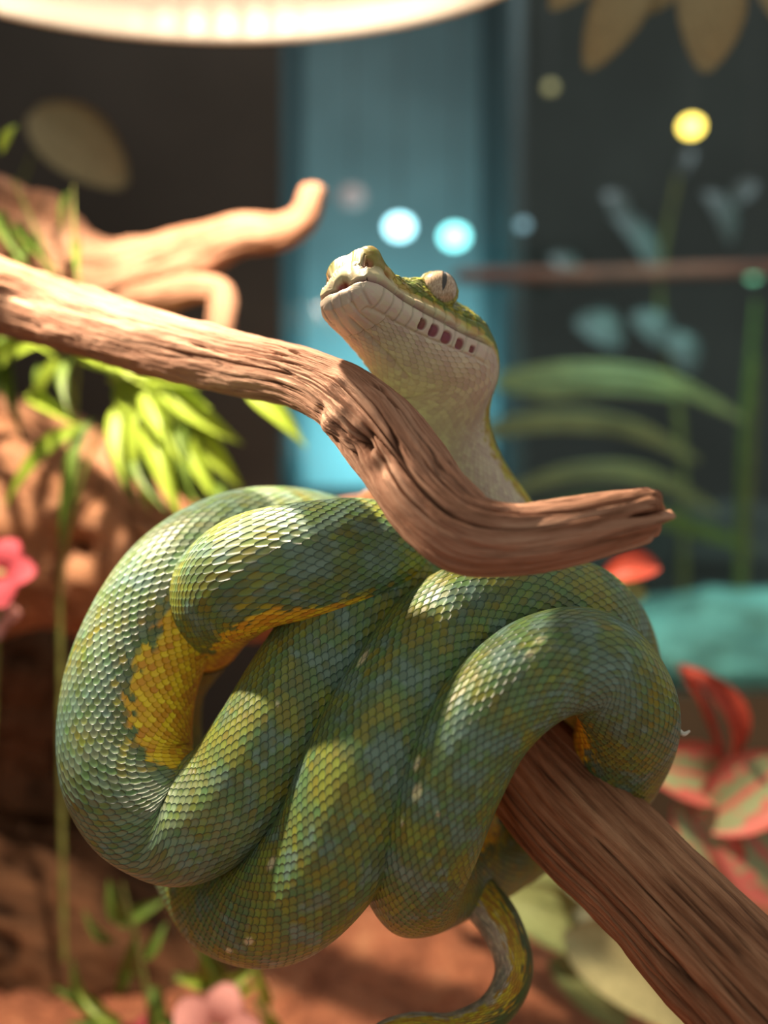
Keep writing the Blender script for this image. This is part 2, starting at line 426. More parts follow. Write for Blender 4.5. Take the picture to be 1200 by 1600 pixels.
C(420, 1160, .342, 21.5, (-.3, -.95, .1))
C(485, 1055, .347, 21.5, (-.3, -.9, .3))
C(560, 950, .356, 21.5, (-.3, -.7, .6))
C(640, 900, .375, 21.5, (-.1, -.4, .9))
C(715, 960, .405, 21, (.5, .3, .8))
C(735, 1080, .435, 19, (.6, .8, 0))
C(700, 1220, .430, 16.5, (.5, .8, 0))
C(690, 1320, .405, 12, (.6, .5, .2))
C(735, 1385, .385, 9.5, (.75, .35, .4))
C(782, 1445, .372, 8.5, (.85, .5, .2))
C(803, 1515, .365, 7.5, (.85, .5, -.1))
C(775, 1575, .360, 6.6, (.6, -.4, -.6))
C(710, 1605, .356, 5.4, (.0, -.5, -.8))
C(640, 1600, .352, 4.0, (-.1, -.5, -.8))
C(590, 1612, .350, 2.6, (-.1, -.5, -.8))
C(560, 1640, .350, 1.2, (-.3, -.5, -.6))
cc = catmull(ctrl, 30)
sa = np.concatenate([[0], np.cumsum(np.linalg.norm(np.diff(cc[:, :3], axis=0), axis=1))])
Ltot = sa[-1]
hd = 0.070 * HS
ts = np.concatenate([hd * 0.03 * (np.linspace(0.02, 1, 14) ** 2), np.arange(hd * 0.03 + 0.00028, hd * 1.1, 0.00028), np.arange(hd * 1.1 + 0.0006, 0.16, 0.0007)])
ts = np.concatenate([ts, np.arange(ts[-1] + 0.001, Ltot, 0.00125), [Ltot]])
pc = np.stack([np.interp(ts, sa, cc[:, k]) for k in range(7)], 1)
# smooth the centre line and the dorsal vectors a little
def sm(a, it):
    for _ in range(it):
        a = a.copy(); a[1:-1] = a[1:-1] * 0.5 + (a[:-2] + a[2:]) * 0.25
    return a
body0 = np.searchsorted(ts, 0.16)
pc[body0:, 4:] = sm(pc[body0:, 4:], 200)
T = nrm(np.stack([np.gradient(pc[:, k], ts) for k in range(3)], 1))
i_h = np.searchsorted(ts, 0.050 * HS)
T[:i_h] = -FV
T[i_h:i_h + 220] = nrm(sm(T, 160))[i_h:i_h + 220]
UP = pc[:, 4:7]; UP = nrm(UP - T * np.sum(UP * T, 1, keepdims=True))
LF = np.cross(UP, -T)          # left of the animal: forward = -T
LF = nrm(np.cross(UP, -T))
NU = 288
th = np.linspace(0, 2 * np.pi, NU, endpoint=False)[None, :]   # 0 = belly
sn, cs = np.sin(th), -np.cos(th)                                # y (left), z (up)
s = (ts / hd)[:, None]
def itp(x, pts):
    xs, ys = zip(*pts); xs = np.array(xs); ys = np.array(ys)
    # monotone-ish smooth interpolation
    y = np.interp(x, xs, ys); d = 0.02
    return (np.interp(x - d, xs, ys) + 2 * y + np.interp(x + d, xs, ys)) / 4
W = np.where(s < .03, 10 * np.sqrt(np.clip(s / .03, 0, 1)), itp(s, [(.03, 10), (.08, 12.6), (.15, 13.2), (.25, 13.6), (.4, 15.6), (.55, 18.8), (.7, 22.3), (.82, 24.6), (.9, 24), (1.0, 20), (1.15, 17), (1.5, 15.5)]))
HT = np.where(s < .03, 11 * np.sqrt(np.clip(s / .03, 0, 1)), itp(s, [(.03, 14.5), (.08, 16.6), (.15, 15.5), (.25, 15.8), (.4, 18.8), (.55, 19.2), (.7, 19), (.85, 17.5), (1.1, 15.5)]))
HB = np.where(s < .03, 7 * np.sqrt(np.clip(s / .03, 0, 1)), itp(s, [(.03, 7), (.08, 9), (.15, 10), (.25, 10.5), (.4, 12), (.55, 14.5), (.7, 16.5), (.85, 17), (1.1, 16)]))
W, HT, HB = [a * 0.001 * HS for a in (W, HT, HB)]
hb_ = 1 - sstep(0.95, 1.45, s)                                  # 1 = head section, 0 = round body
Rb = pc[:, 3][:, None]
W = W * hb_ + Rb * (1 - hb_); HT = HT * hb_ + Rb * (1 - hb_); HB = HB * hb_ + Rb * (1 - hb_)
nexp = 2.0 + 0.55 * hb_
def sp(a, n): return np.sign(a) * np.abs(a) ** (2 / n)
y = W * sp(sn, nexp); z = np.where(cs > 0, HT * sp(cs, nexp), HB * sp(cs, nexp))
# body: slightly broader than tall, spine ridge, lumps of muscle
bodym = 1 - hb_
musc = 1 + 0.020 * bodym * fbm(sn * 1.2, cs * 1.2, ts[:, None] * 22, 51, 2)
y, z = y * musc, z * musc
z = z + bodym * Rb * 0.05 * np.exp(-((th - np.pi) / 0.35) ** 2)
co = pc[:, None, :3] + LF[:, None, :] * y[..., None] + UP[:, None, :] * z[..., None]
# soften the fold of the throat
a0, a1 = np.searchsorted(ts, 0.052 * HS), np.searchsorted(ts, 0.125)
wgt = (sstep(0.052, 0.062, ts) * (1 - sstep(0.10, 0.125, ts)))[a0:a1, None, None]
for _ in range(700):
    seg = co[a0 - 1:a1 + 1]
    co[a0:a1] += wgt * 0.5 * ((seg[:-2] + seg[2:]) * 0.5 - co[a0:a1])
def normals(co):
    dv = np.gradient(co, axis=0); du = (np.roll(co, -1, 1) - np.roll(co, 1, 1))
    return nrm(np.cross(dv, du))
Nn = normals(co)
if np.sum(Nn[600, 10] * (co[600, 10] - pc[600, :3])) < 0: Nn = -Nn
# ---- head sculpting in local mm coordinates
nh = np.searchsorted(ts, hd * 1.25)
loc = (co[:nh] - TIP) / (0.001 * HS)
lx = loc @ FV; ly = loc @ LV; lz = loc @ UV_
D = np.zeros_like(lx)
def gb(x, y_, z_, sx_, sy=None, sz=None):
    sy = sy or sx_; sz = sz or sx_
    return np.exp(-(((lx - x) / sx_) ** 2 + ((ly - y_) / sy) ** 2 + ((lz - z_) / sz) ** 2))
ay = np.abs(ly)
def gs(x, y_, z_, sx_, sy=None, sz=None):
    sy = sy or sx_; sz = sz or sx_
    return np.exp(-(((lx - x) / sx_) ** 2 + ((ay - y_) / sy) ** 2 + ((lz - z_) / sz) ** 2))
D += 2.2 * gs(-6, 8.0, 15, 4.6, 4.0, 4.5)                 # nasal swellings
D -= 1.6 * np.exp(-((lx + 7) / 5) ** 2 - (ay / 2.6) ** 2) * sstep(11, 14, lz)      # valley between them
D -= 1.6 * gs(-19, 9, 15, 6.0, 7, 5)                        # hollow before the eye
D -= 2.0 * gs(-18, 14, 5, 8, 6, 3.5)                        # loreal hollow
D += 3.4 * gs(-33, 12, 18, 6, 4, 4) + 1.5 * gs(-42, 12, 17, 5, 4, 4)                         # brow
D -= 2.6 * gs(-36, 16.5, 15, 4.8, 5, 4.6)                  # orbit
D += 1.6 * gs(-58, 24, -2, 9, 8, 9)                         # jaw muscle
D += 1.3 * gs(-26, 14, 1.8, 26, 6, 2.0)                     # upper lip roll
D += 0.9 * gs(-26, 14, -4.5, 26, 6, 2.6)
mouth_on = sstep(-58, -52, lx)
zm = -0.2 - 1.2 * sstep(-30, -52, lx)
mg = np.exp(-((lz - zm) / 0.55) ** 2) * mouth_on
D -= 1.5 * mg
notch = np.exp(-((ly / 3.8) ** 2 + ((lz - 1.0 + 0.35 * np.abs(ly)) / 2.3) ** 2)) * (lx > -9)
D -= 2.6 * notch
# labial plates
dist = np.where(lx > -7, ay, 7 + (-lx) + 3)                 # rough distance along the lip from the middle
def plate(off, pitch, wd): 
    f = np.abs(((dist - off) / pitch + 0.5) % 1 - 0.5) * pitch
    return np.exp(-(f / wd) ** 2)
up_band = (lx < -9) * sstep(zm + 0.6, zm + 1.2, lz) * (1 - sstep(6.0, 7.5, lz)) * mouth_on
lo_band = (1 - sstep(zm - 1.2, zm - 0.6, lz)) * sstep(-8.8, -7.4, lz) * mouth_on
gp = plate(4.4, 4.6, 0.42)
D -= 0.36 * gp * (up_band + lo_band)
D -= 0.5 * np.exp(-((lz + 8.1) / 0.4) ** 2) * mouth_on * (lx < -6)
D -= 0.45 * np.exp(-((lz - 6.9) / 0.4) ** 2) * mouth_on * (ay > 5)
# rostral shield: tapers upwards
ros = np.abs(ay - (5.4 - 0.33 * np.clip(lz, 0, 13)))
topf = 1 - sstep(12.0, 14.5, lz)
D -= 0.6 * np.exp(-(ros / 0.5) ** 2) * (lx > -9) * sstep(0.5, 1.5, lz) * topf
ros2 = np.abs(ay - (9.6 - 0.42 * np.clip(lz, 0, 13)))
D -= 0.5 * np.exp(-(ros2 / 0.5) ** 2) * (lx > -9) * sstep(0.8, 2, lz) * topf
# mental groove along the chin
D -= 1.0 * np.exp(-(ay / 0.7) ** 2) * (lz < -3) * (1 - sstep(-9, -4, lx)) * sstep(-48, -38, lx)
D -= 0.5 * np.exp(-((ay - (3.5 + 0.12 * (-lx))) / 0.5) ** 2) * (lz < -6) * sstep(-20, -16, lx)
# pits
pit = np.zeros_like(D)
for x, zz, r_ in ((-27, -5.0, 1.55), (-32, -5.3, 1.75), (-37.5, -5.6, 1.85), (-43, -5.8, 1.6), (-48, -5.9, 1.05)):
    q = (np.abs((lx - x) / r_) ** 3 + np.abs((lz - zz - (ly > 0) * 0.0) / (r_ * 1.25)) ** 3)
    pit = np.maximum(pit, (1 - sstep(0.5, 1.25, q)) * (ay > 9))
for x, yy, zz, r_ in ((-3, 9.2, 6.8, 1.9), (-10.5, 12.5, 6.0, 1.3)):
    q = (((lx - x) / (r_ * 1.7)) ** 2 + ((ay - yy) / r_) ** 2 + ((lz - zz) / (r_ * 1.25)) ** 2)
    pit = np.maximum(pit, 1 - sstep(0.5, 1.3, q))
D -= 1.1 * pit
nos = gs(-4.5, 9.6, 14.5, 1.1); D -= 1.2 * nos
nos = np.clip(nos * 1.3, 0, 1)
# rough head top
top = sstep(5, 8, lz) * (1 - sstep(-14, -9, lx))
D += top * 0.55 * fbm(lx * 0.45, ly * 0.45, lz * 0.45, 77, 3)
fade = (1 - sstep(1.02, 1.2, (ts[:nh] / hd)))[:, None]
co[:nh] += Nn[:nh] * (D * fade * 0.001 * HS)[..., None]

# ---- colours
NA, LB = 44.0, 0.0046
va = ts[:, None] / LB; ua = th / (2 * np.pi) * NA
va = np.broadcast_to(va, (len(ts), NU)); ua = np.broadcast_to(ua, (len(ts), NU))
def visible_scale(a, b):
    k0 = np.floor(b * 2); ida = np.zeros_like(a); idb = np.zeros_like(a); done = np.zeros(a.shape, bool)
    for dk in (-1, 0, 1):
        k = k0 + dk; off = np.where(np.mod(k, 2) == 0, 0.5, 0.0); ca = np.round(a - off)
        da = a - off - ca; db = b - k * 0.5
        ins = (np.abs(da) / 0.52) ** 2.4 + (np.abs(db) / 0.66) ** 2.4 < 1
        if dk == 1: ins = np.ones_like(ins)
        use = ins & ~done; ida[use] = np.mod(ca[use], NA); idb[use] = k[use]; done |= ins
    return ida, idb
p_, q_ = visible_scale(ua, va)
cr = _h(p_, q_, p_ * 0, 5)                     # a random number per scale
cr2 = _h(p_, q_, p_ * 0, 9)
ang = np.degrees(np.minimum(th, 2 * np.pi - th)) + np.zeros_like(cr)     # degrees from the belly line
v3 = (pc[:, None, :3] + 0 * co)
n_lo = fbm(co[..., 0] * 75, co[..., 1] * 75, co[..., 2] * 75, 21, 3)
n_hi = fbm(co[..., 0] * 200, co[..., 1] * 200, co[..., 2] * 200, 31, 2)
teal = np.array([0.16, 0.265, 0.23]); olive = np.array([0.24, 0.255, 0.04]); green = np.array([0.13, 0.21, 0.075])
yellow = np.array([0.88, 0.54, 0.03]); cream = np.array([0.60, 0.52, 0.41]); gold = np.array([0.42, 0.34, 0.02])
def mixc(a, b, f): return a * (1 - f[..., None]) + b * f[..., None]
col = mixc(np.broadcast_to(green, co.shape), olive, sstep(-0.15, 0.35, n_lo + (cr - .5) * 0.6))
col = mixc(col, teal, 0.7 * sstep(0.15, 0.50, -n_lo + n_hi * 0.6 + (cr2 - .5) * 0.45))
# the left loop is bluer, the top of the middle coils greener
A_t0, A_t1 = [ts[np.argmin(np.linalg.norm(pc[:, :3] - P(*q), axis=1))] for q in ((480, 850, .402), (362, 1240, .342))]
inA = (sstep(A_t0 - .03, A_t0, ts) * (1 - sstep(A_t1 - .02, A_t1 + .02, ts)))[:, None] + 0 * cr
col = mixc(col, teal * 1.05, inA * 0.55 * sstep(0.25, 0.6, cr))
# belly
jag = 54 + (cr - 0.5) * 16 + n_lo * 10
bel = 1 - sstep(-2, 2, ang - jag)
# rear coils show yellow only close to the belly line
lateral = (1 - sstep(-2, 2, ang - (62 + (cr2 - .5) * 30))) * (cr > 0.45)
col = mixc(col, yellow, bel)
col = mixc(col, gold, lateral * (1 - bel) * 0.7)
# neck: cream underside, yellow side, green back
nk = 1 - sstep(0.20, 0.27, ts)[:, None] + 0 * cr
ncol = mixc(np.broadcast_to(cream, co.shape), gold, sstep(80, 93, ang + n_lo * 8 + (cr - .5) * 14))
ncol = mixc(ncol, olive, sstep(103, 116, ang + (cr - .5) * 16))
col = mixc(col, ncol, nk)
# tail
t_tail = ts[np.argmin(np.linalg.norm(pc[:, :3] - P(715, 1350, .39), axis=1))]
tl = sstep(t_tail - 0.05, t_tail, ts)[:, None] + 0 * cr
grey = np.array([0.30, 0.31, 0.24])
tcol = mixc(np.broadcast_to(np.array([0.55, 0.50, 0.36]), co.shape), grey, sstep(-0.1, 0.2, (cr - .5) + n_hi))
tcol = mixc(tcol, np.array([0.60, 0.42, 0.03]), sstep(48, 62, ang + (cr - .5) * 26))
tcol = mixc(tcol, np.array([0.10, 0.16, 0.05]), sstep(96, 112, ang + (cr2 - .5) * 40 + n_lo * 20))
col = mixc(col, tcol, tl)
# white flecks
for px, py, d, r_ in ((565, 1025, .305, .0026), (650, 1190, .298, .0020), (648, 1240, .298, .0025), (422, 1348, .322, .0022), (387, 1470, .335, .0020), (356, 1489, .345, .0018), (627, 1283, .302, .0010), (683, 1275, .298, .0009), (840, 1000, .300, .0016), (825, 1022, .300, .0015), (430, 1100, .322, .0008)):
    ray = P(px, py, 1.0) - np.array([0, 0, ZC])
    # the front-most skin at this place
    rel = co - np.array([0, 0, ZC]); dd = rel[..., 1]
    off = np.hypot(rel[..., 0] / dd * F - (px - 600), (rel[..., 2] / dd * F + (py - 800)))
    cand = np.where(off < 4, dd, 9); k = np.unravel_index(np.argmin(cand), cand.shape)
    if cand[k] > 8: continue
    dv = co - co[k]
    al = np.abs(dv @ T[k[0]]); pe = np.sqrt(np.maximum((dv ** 2).sum(-1) - al ** 2, 0))
    g = 1 - sstep(0.7, 1.15, np.hypot(al / (r_ * 1.3), pe / (r_ * 0.75)))
    col = mixc(col, np.array([0.66, 0.62, 0.36]), g)
# head
hc = np.broadcast_to(np.array([0.60, 0.51, 0.40]), lx.shape + (3,)).copy()
hc = mixc(hc, np.array([0.56, 0.50, 0.30]), sstep(zm, zm + 1.5, lz))
zg = np.interp(-lx, [0, 8, 20, 32, 45, 60], [11.5, 9.5, 8.0, 5.5, 3.5, -1.0])
nn = fbm(lx * 0.35, ly * 0.35, lz * 0.35, 88, 3)
hc = mixc(hc, np.array([0.50, 0.36, 0.07]), sstep(zg - 3.5, zg - 1.0, lz + nn * 1.5) * 0.85)
hgreen = mixc(np.broadcast_to(np.array([0.13, 0.17, 0.018]), lx.shape + (3,)), np.array([0.38, 0.34, 0.03]), sstep(0.1, 0.5, nn + (cr[:nh] - .5) * 0.9))
hc = mixc(hc, hgreen, sstep(zg - 0.8, zg + 0.8, lz + nn * 1.8))
nasal = sstep(8.4, 9.6, ay + np.clip(lz - 6, 0, 10) * 0.35) * sstep(4.5, 7, lz) * (lx > -9)
hc = mixc(hc, np.array([0.24, 0.20, 0.03]), nasal * 0.85)
hc = mixc(hc, np.array([0.16, 0.13, 0.03]), 0.6 * gs(-36, 16.5, 14, 6.0, 7, 5.4))
hc = mixc(hc, np.array([0.22, 0.05, 0.05]), pit * (lx < -20))
hc = mixc(hc, np.array([0.36, 0.12, 0.05]), pit * (lx > -20) * 0.85)
hc = mixc(hc, np.array([0.03, 0.02, 0.01]), nos)
hc = mixc(hc, np.array([0.20, 0.09, 0.06]), mg * 0.9)
hc = mixc(hc, np.array([0.25, 0.05, 0.035]), sstep(0.35, 0.75, notch))
hc = mixc(hc, hc * 0.6, gp * (up_band + lo_band) * 0.6)
hc = mixc(hc, hc * 0.4, np.maximum(np.exp(-(ros / 0.45) ** 2), np.exp(-(ros2 / 0.45) ** 2)) * (lx > -9) * sstep(0.5, 1.5, lz) * topf * 0.9)
hc = mixc(hc, np.array([0.20, 0.17, 0.04]), 0.85 * sstep(12.5, 14.5, lz) * (lx > -9))
hmix = (1 - sstep(0.86, 1.0, ts[:nh] / hd))[:, None] + 0 * lx
# behind the jaw the underside stays cream
col[:nh] = mixc(col[:nh], hc, hmix)
plate_amp = 1 - 0.45 * nk * (ang < 105)
lowpl = np.clip(np.maximum(up_band, lo_band) + (lx > -14) * 1.0 + pit, 0, 1)
plate_amp[:nh] *= 1 - lowpl * 0.95 * hmix
# close both ends
flat = np.vstack([co.reshape(-1, 3), TIP[None] + FV * 0.0002, co[-1].mean(0)[None]])
nv = len(ts); n0 = nv * NU; j = np.arange(NU); j2 = (j + 1) % NU
tr = np.vstack([np.stack([j2, j, np.full(NU, n0)], 1), np.stack([(nv - 1) * NU + j, (nv - 1) * NU + j2, np.full(NU, n0 + 1)], 1)])

def snake_mat():
    t = NT('snake_skin')
    uv = t.n('ShaderNodeUVMap'); uv.uv_map = 'scales'
    sx = t.n('ShaderNodeSeparateXYZ'); t.l(uv.outputs[0], sx.inputs[0])
    a, b = sx.outputs[0], sx.outputs[1]
    k0 = t.math('FLOOR', t.math('MULTIPLY', b, 2.0))
    rows = []
    for dk in (-1, 0, 1):
        k = t.math('ADD', k0, float(dk)); par = t.math('FLOORED_MODULO', k, 2.0)
        off = t.math('MULTIPLY', t.math('SUBTRACT', 1.0, par), 0.5)
        a_o = t.math('SUBTRACT', a, off); ca = t.math('ROUND', a_o); da = t.math('SUBTRACT', a_o, ca)
        db = t.math('SUBTRACT', b, t.math('MULTIPLY', k, 0.5))
        rr_ = t.math('ADD', t.math('POWER', t.math('DIVIDE', t.math('ABSOLUTE', da), 0.52), 2.4), t.math('POWER', t.math('DIVIDE', t.math('ABSOLUTE', db), 0.66), 2.4))
        rows.append((t.math('POWER', rr_, 1 / 2.4), db, ca, k, t.math('LESS_THAN', rr_, 1.0)))
    def pick(i):
        inner = t.math('ADD', rows[2][i], t.math('MULTIPLY', rows[1][4], t.math('SUBTRACT', rows[1][i], rows[2][i])))
        return t.math('ADD', inner, t.math('MULTIPLY', rows[0][4], t.math('SUBTRACT', rows[0][i], inner)))
    r, along, ca_, k_ = pick(0), pick(1), pick(2), pick(3)
    cell = t.n('ShaderNodeCombineXYZ'); t.l(ca_, cell.inputs[0]); t.l(k_, cell.inputs[1])
    wn = t.n('ShaderNodeTexWhiteNoise'); t.l(cell.outputs[0], wn.inputs[0]); rnd = wn.outputs['Value']
    amp = t.attr('plate_amp').outputs['Fac']
    gap = t.n('ShaderNodeMapRange'); gap.interpolation_type = 'SMOOTHSTEP'
    t.l(r, gap.inputs[0]); gap.inputs[1].default_value = 0.80; gap.inputs[2].default_value = 1.0
    gapf = t.math('MULTIPLY', gap.outputs[0], amp)
    scol = t.attr('skin').outputs['Color']
    # every scale a little lighter or darker
    hsv = t.n('ShaderNodeHueSaturation'); t.l(scol, hsv.inputs['Color'])
    t.l(t.math('ADD', t.math('MULTIPLY', rnd, 0.06), 0.47), hsv.inputs['Hue'])
    vv = t.math('ADD', 0.82, t.math('MULTIPLY', rnd, 0.36))
    t.l(t.math('ADD', 1.0, t.math('MULTIPLY', t.math('SUBTRACT', vv, 1.0), amp)), hsv.inputs['Value'])
    c = hsv.outputs[0]
    mul = t.mix(1.0, c, (0.42, 0.55, 0.60, 1), 'MULTIPLY')
    skinc = t.mix(0.35, mul, (0.075, 0.13, 0.15, 1))
    warm = t.attr('warm').outputs['Fac']
    skinc = t.mix(warm, skinc, t.mix(1.0, c, (0.80, 0.72, 0.62, 1), 'MULTIPLY'))
    c = t.mix(t.math('MULTIPLY', gapf, 0.9), c, skinc)
    t.l(c, t.b.inputs['Base Color'])
    dome = t.math('SUBTRACT', 1.0, t.math('POWER', t.math('MINIMUM', r, 1.0), 5.0))
    h = t.math('MULTIPLY', t.math('ADD', t.math('MULTIPLY', dome, 1.0), t.math('MULTIPLY', along, 1.3)), amp)
    fine = t.noise(t.n('ShaderNodeTexCoord').outputs['Object'], 2600, 2)
    h2 = t.math('ADD', h, t.math('MULTIPLY', fine, 0.06))
    t.l(t.bump(h2, 0.00055, 1.0), t.b.inputs['Normal'])
    t.b.inputs['Roughness'].default_value = 0.40; t.b.inputs['Specular IOR Level'].default_value = 0.45
    t.b.inputs['Subsurface Weight'].default_value = 0.0
    return t.m
snake = empty('tree_python', (pc[900, 0], pc[900, 1], pc[900, 2]))
tag(snake, 'green python with cream throat and yellow belly coiled round the perch, head raised', 'snake')
body = mesh_np('body', flat, grid_quads(nv, NU), snake_mat(), snake, True, tr)
if True:
    pad = lambda a: np.concatenate([a.reshape(nv * NU, -1), a.reshape(nv * NU, -1)[:1], a.reshape(nv * NU, -1)[-1:]])
    set_attr(body, 'skin', np.hstack([pad(col), np.ones((nv * NU + 2, 1))]), 'FLOAT_COLOR', 'color')
    set_attr(body, 'plate_amp', pad(plate_amp), 'FLOAT', 'value')
    warm = np.clip(np.maximum(bel, nk * (ang < 110)) + tl * 0.4, 0, 1); warm[:nh] = np.maximum(warm[:nh], hmix)
    set_attr(body, 'warm', pad(warm), 'FLOAT', 'value')
    uvl = body.data.uv_layers.new(name='scales')
    nl = len(body.data.loops); vi = np.zeros(nl, np.int32); body.data.loops.foreach_get('vertex_index', vi)
    nq = (nv - 1) * NU
    A_ = np.append(ua.ravel(), [0, 0]); B_ = np.append(va.ravel(), [0, va[-1, 0]])
    uu = A_[vi].copy(); vv = B_[vi]
    # columns that close the ring
    jq = np.tile(np.arange(NU), nv - 1)
    last = np.repeat(jq == NU - 1, 4)
    fix = last & (uu[:nq * 4] < 1)
    uu[:nq * 4][fix] += NA
    uvl.data.foreach_set('uv', np.stack([uu, vv], 1).astype(np.float32).ravel())

def eye_mat():
    t = NT('snake_eye'); o = t.n('ShaderNodeTexCoord').outputs['Object']
    sx = t.n('ShaderNodeSeparateXYZ'); t.l(o, sx.inputs[0])
    ax = t.math('ABSOLUTE', sx.outputs[0])
    zz = t.math('ABSOLUTE', sx.outputs[1])
    slit = t.math('LESS_THAN', t.math('ADD', ax, t.math('MULTIPLY', t.math('POWER', t.math('MULTIPLY', zz, 1.15), 3), 0.25)), 0.13)
    slit = t.math('MULTIPLY', slit, t.math('GREATER_THAN', sx.outputs[2], 0.1))
    n = t.noise(t.vmul(o, (9, 3, 3)), 2.0, 5, 0.7)
    iris = t.ramp(n, [(0.35, (0.24, 0.15, 0.09)), (0.5, (0.50, 0.36, 0.24)), (0.66, (0.66, 0.56, 0.42))])
    t.l(t.mix(slit, iris, (0.03, 0.028, 0.025, 1)), t.b.inputs['Base Color'])
    t.b.inputs['Roughness'].default_value = 0.12; t.b.inputs['Coat Weight'].default_value = 0.5
    return t.m
EM = eye_mat()
def eye(side):
    import bmesh
    bm = bmesh.new(); bmesh.ops.create_uvsphere(bm, u_segments=48, v_segments=32, radius=1)
    for v in bm.verts:
        if v.co.z > 0.75: v.co *= 1 + 0.10 * (v.co.z - 0.75)
    for f in bm.faces: f.smooth = True
    me = bpy.data.meshes.new('eye'); bm.to_mesh(me); bm.free(); me.materials.append(EM)
    o = bpy.data.objects.new('eye', me); COL.objects.link(o)
    out = nrm(LV * side * 0.72 + UV_ * 0.08 + FV * 0.50)          # looking direction
    vert = nrm(UV_ - out * np.dot(UV_, out)); xx = np.cross(vert, out)
    R_ = Matrix([[xx[k], vert[k], out[k]] for k in range(3)]).to_4x4()
    c = HL(-36.5, side * 13.6, 15.6); r = 0.0068 * HS
    attach(o, snake)
    o.matrix_basis = Matrix.Translation(Vector(c)) @ R_ @ Matrix.Diagonal((r, r, r, 1))
    # ring of skin round the eye
    n = 48; m = 10; rr = []
    for i in range(n):
        a = i / n * 2 * math.pi
        for k in range(m):
            b = k / m * 2 * math.pi
            R1 = 6.75 + 0.9 * math.cos(b) + 0.12 * math.sin(i * 2.1); zz = 0.6 + 1.0 * math.sin(b)
            q = c + (xx * math.cos(a) * R1 + vert * math.sin(a) * R1 + out * zz) * 0.001 * HS
            rr.append(q)
    rr = np.array(rr); qs = []
    for i in range(n):
        for k in range(m):
            qs.append((i * m + k, ((i + 1) % n) * m + k, ((i + 1) % n) * m + (k + 1) % m, i * m + (k + 1) % m))
    e = mesh_np('eyelid_ring', rr, qs, M['lid'], snake)
M['lid'] = plain('eyelid_skin', (0.30, 0.27, 0.05), 0.5, 0.4, 0.3, 900)
eye(1); eye(-1)
M['shed'] = plain('shed_skin', (0.7, 0.66, 0.58), 0.4, 0.5, 0.1, 900)
def shed():
    c = catmull([[*P(1044, 1140, .350), .0006], [*P(1057, 1138, .346), .0007], [*P(1068, 1147, .344), .0009], [*P(1078, 1142, .344), .0004]])
    t, c = resample(c, .0004); T_, N_, B_ = tube_frames(c); a = np.linspace(0, 2 * np.pi, 8, endpoint=False)[None, :]
    q = c[:, None, :3] + (N_[:, None] * np.cos(a)[..., None] + B_[:, None] * np.sin(a)[..., None]) * c[:, 3][:, None, None]
    o = mesh_np('shed_skin_flake', q.reshape(-1, 3), grid_quads(len(c), 8), M['shed'], snake); o['label'] = 'curled white flake of shed skin'
shed()
#INSERT_BACKGROUND
# ------------------------------------------------------------------ leaves and plants
rnd = random.Random(7)
def leaf_mesh(name, mat, prof='lance', fold=0.18, sag=0.12, nx=7, ny=14):
    vs = []; uvs = []
    for i in range(ny):
        v = i / (ny - 1)
        if prof == 'lance': wd = (math.sin(math.pi * v ** 0.62) ** 0.9) * (1 - 0.25 * v) + 0.015
        elif prof == 'oval': wd = math.sin(math.pi * (0.03 + 0.95 * v)) ** 0.62
        else: wd = (1 - v) ** 0.45 * sstep(0, .12, np.array(v + .05)).item() + .02
        for j in range(nx):
            u = j / (nx - 1) * 2 - 1
            vs.append((u * wd * 0.5, v, -sag * 4 * (v - 0.5) ** 2 + sag - fold * abs(u) * wd * 0.5 * -1)); uvs.append((u, v, 0))
    top = np.array(vs); bot = top.copy(); bot[:, 2] -= 0.012
    n = nx * ny; q = grid_quads(ny, nx, False)
    edge = [j for j in range(nx)] + [i * nx + nx - 1 for i in range(1, ny)] + [(ny - 1) * nx + j for j in range(nx - 2, -1, -1)] + [i * nx for i in range(ny - 2, 0, -1)]
    side = [(edge[k], edge[(k + 1) % len(edge)], edge[(k + 1) % len(edge)] + n, edge[k] + n) for k in range(len(edge))]
    o = mesh_np(name, np.vstack([top, bot]), np.vstack([q, q[:, ::-1] + n, np.array(side)]), mat)
    set_attr(o, 'leafuv', np.vstack([uvs, uvs]))
    me = o.data; bpy.data.objects.remove(o); return me
def place_leaf(me, base, tip, width, parent, name='leaf', face=None, roll=None):
    base, tip = np.array(base), np.array(tip)
    yv = tip - base; ln = np.linalg.norm(yv); yv = yv / ln
    f = np.array(face if face is not None else (rnd.uniform(-.4, .4), -1, rnd.uniform(0, .7)), float)
    zv = nrm(f - yv * np.dot(f, yv)); xv = np.cross(yv, zv)
    o = bpy.data.objects.new(name, me); COL.objects.link(o)
    m = Matrix([[xv[k] * width, yv[k] * ln, zv[k] * ln, base[k]] for k in range(3)] + [[0, 0, 0, 1]])
    if parent is not None: attach(o, parent)
    o.matrix_basis = m
    return o
def stick(name, pts, mat, parent, n=10, step=0.006):
    c = catmull([[*P(x, y, d), r] for x, y, d, r in pts]); t, c = resample(c, step)
    T_, N_, B_ = tube_frames(c); a = np.linspace(0, 2 * np.pi, n, endpoint=False)[None, :]
    k = 1 + 0.12 * np.sin(t * 260)[:, None]
    q = c[:, None, :3] + (N_[:, None] * np.cos(a)[..., None] + B_[:, None] * np.sin(a)[..., None]) * (c[:, 3][:, None] * k)[..., None]
    return mesh_np(name, q.reshape(-1, 3), grid_quads(len(c), n), mat, parent)
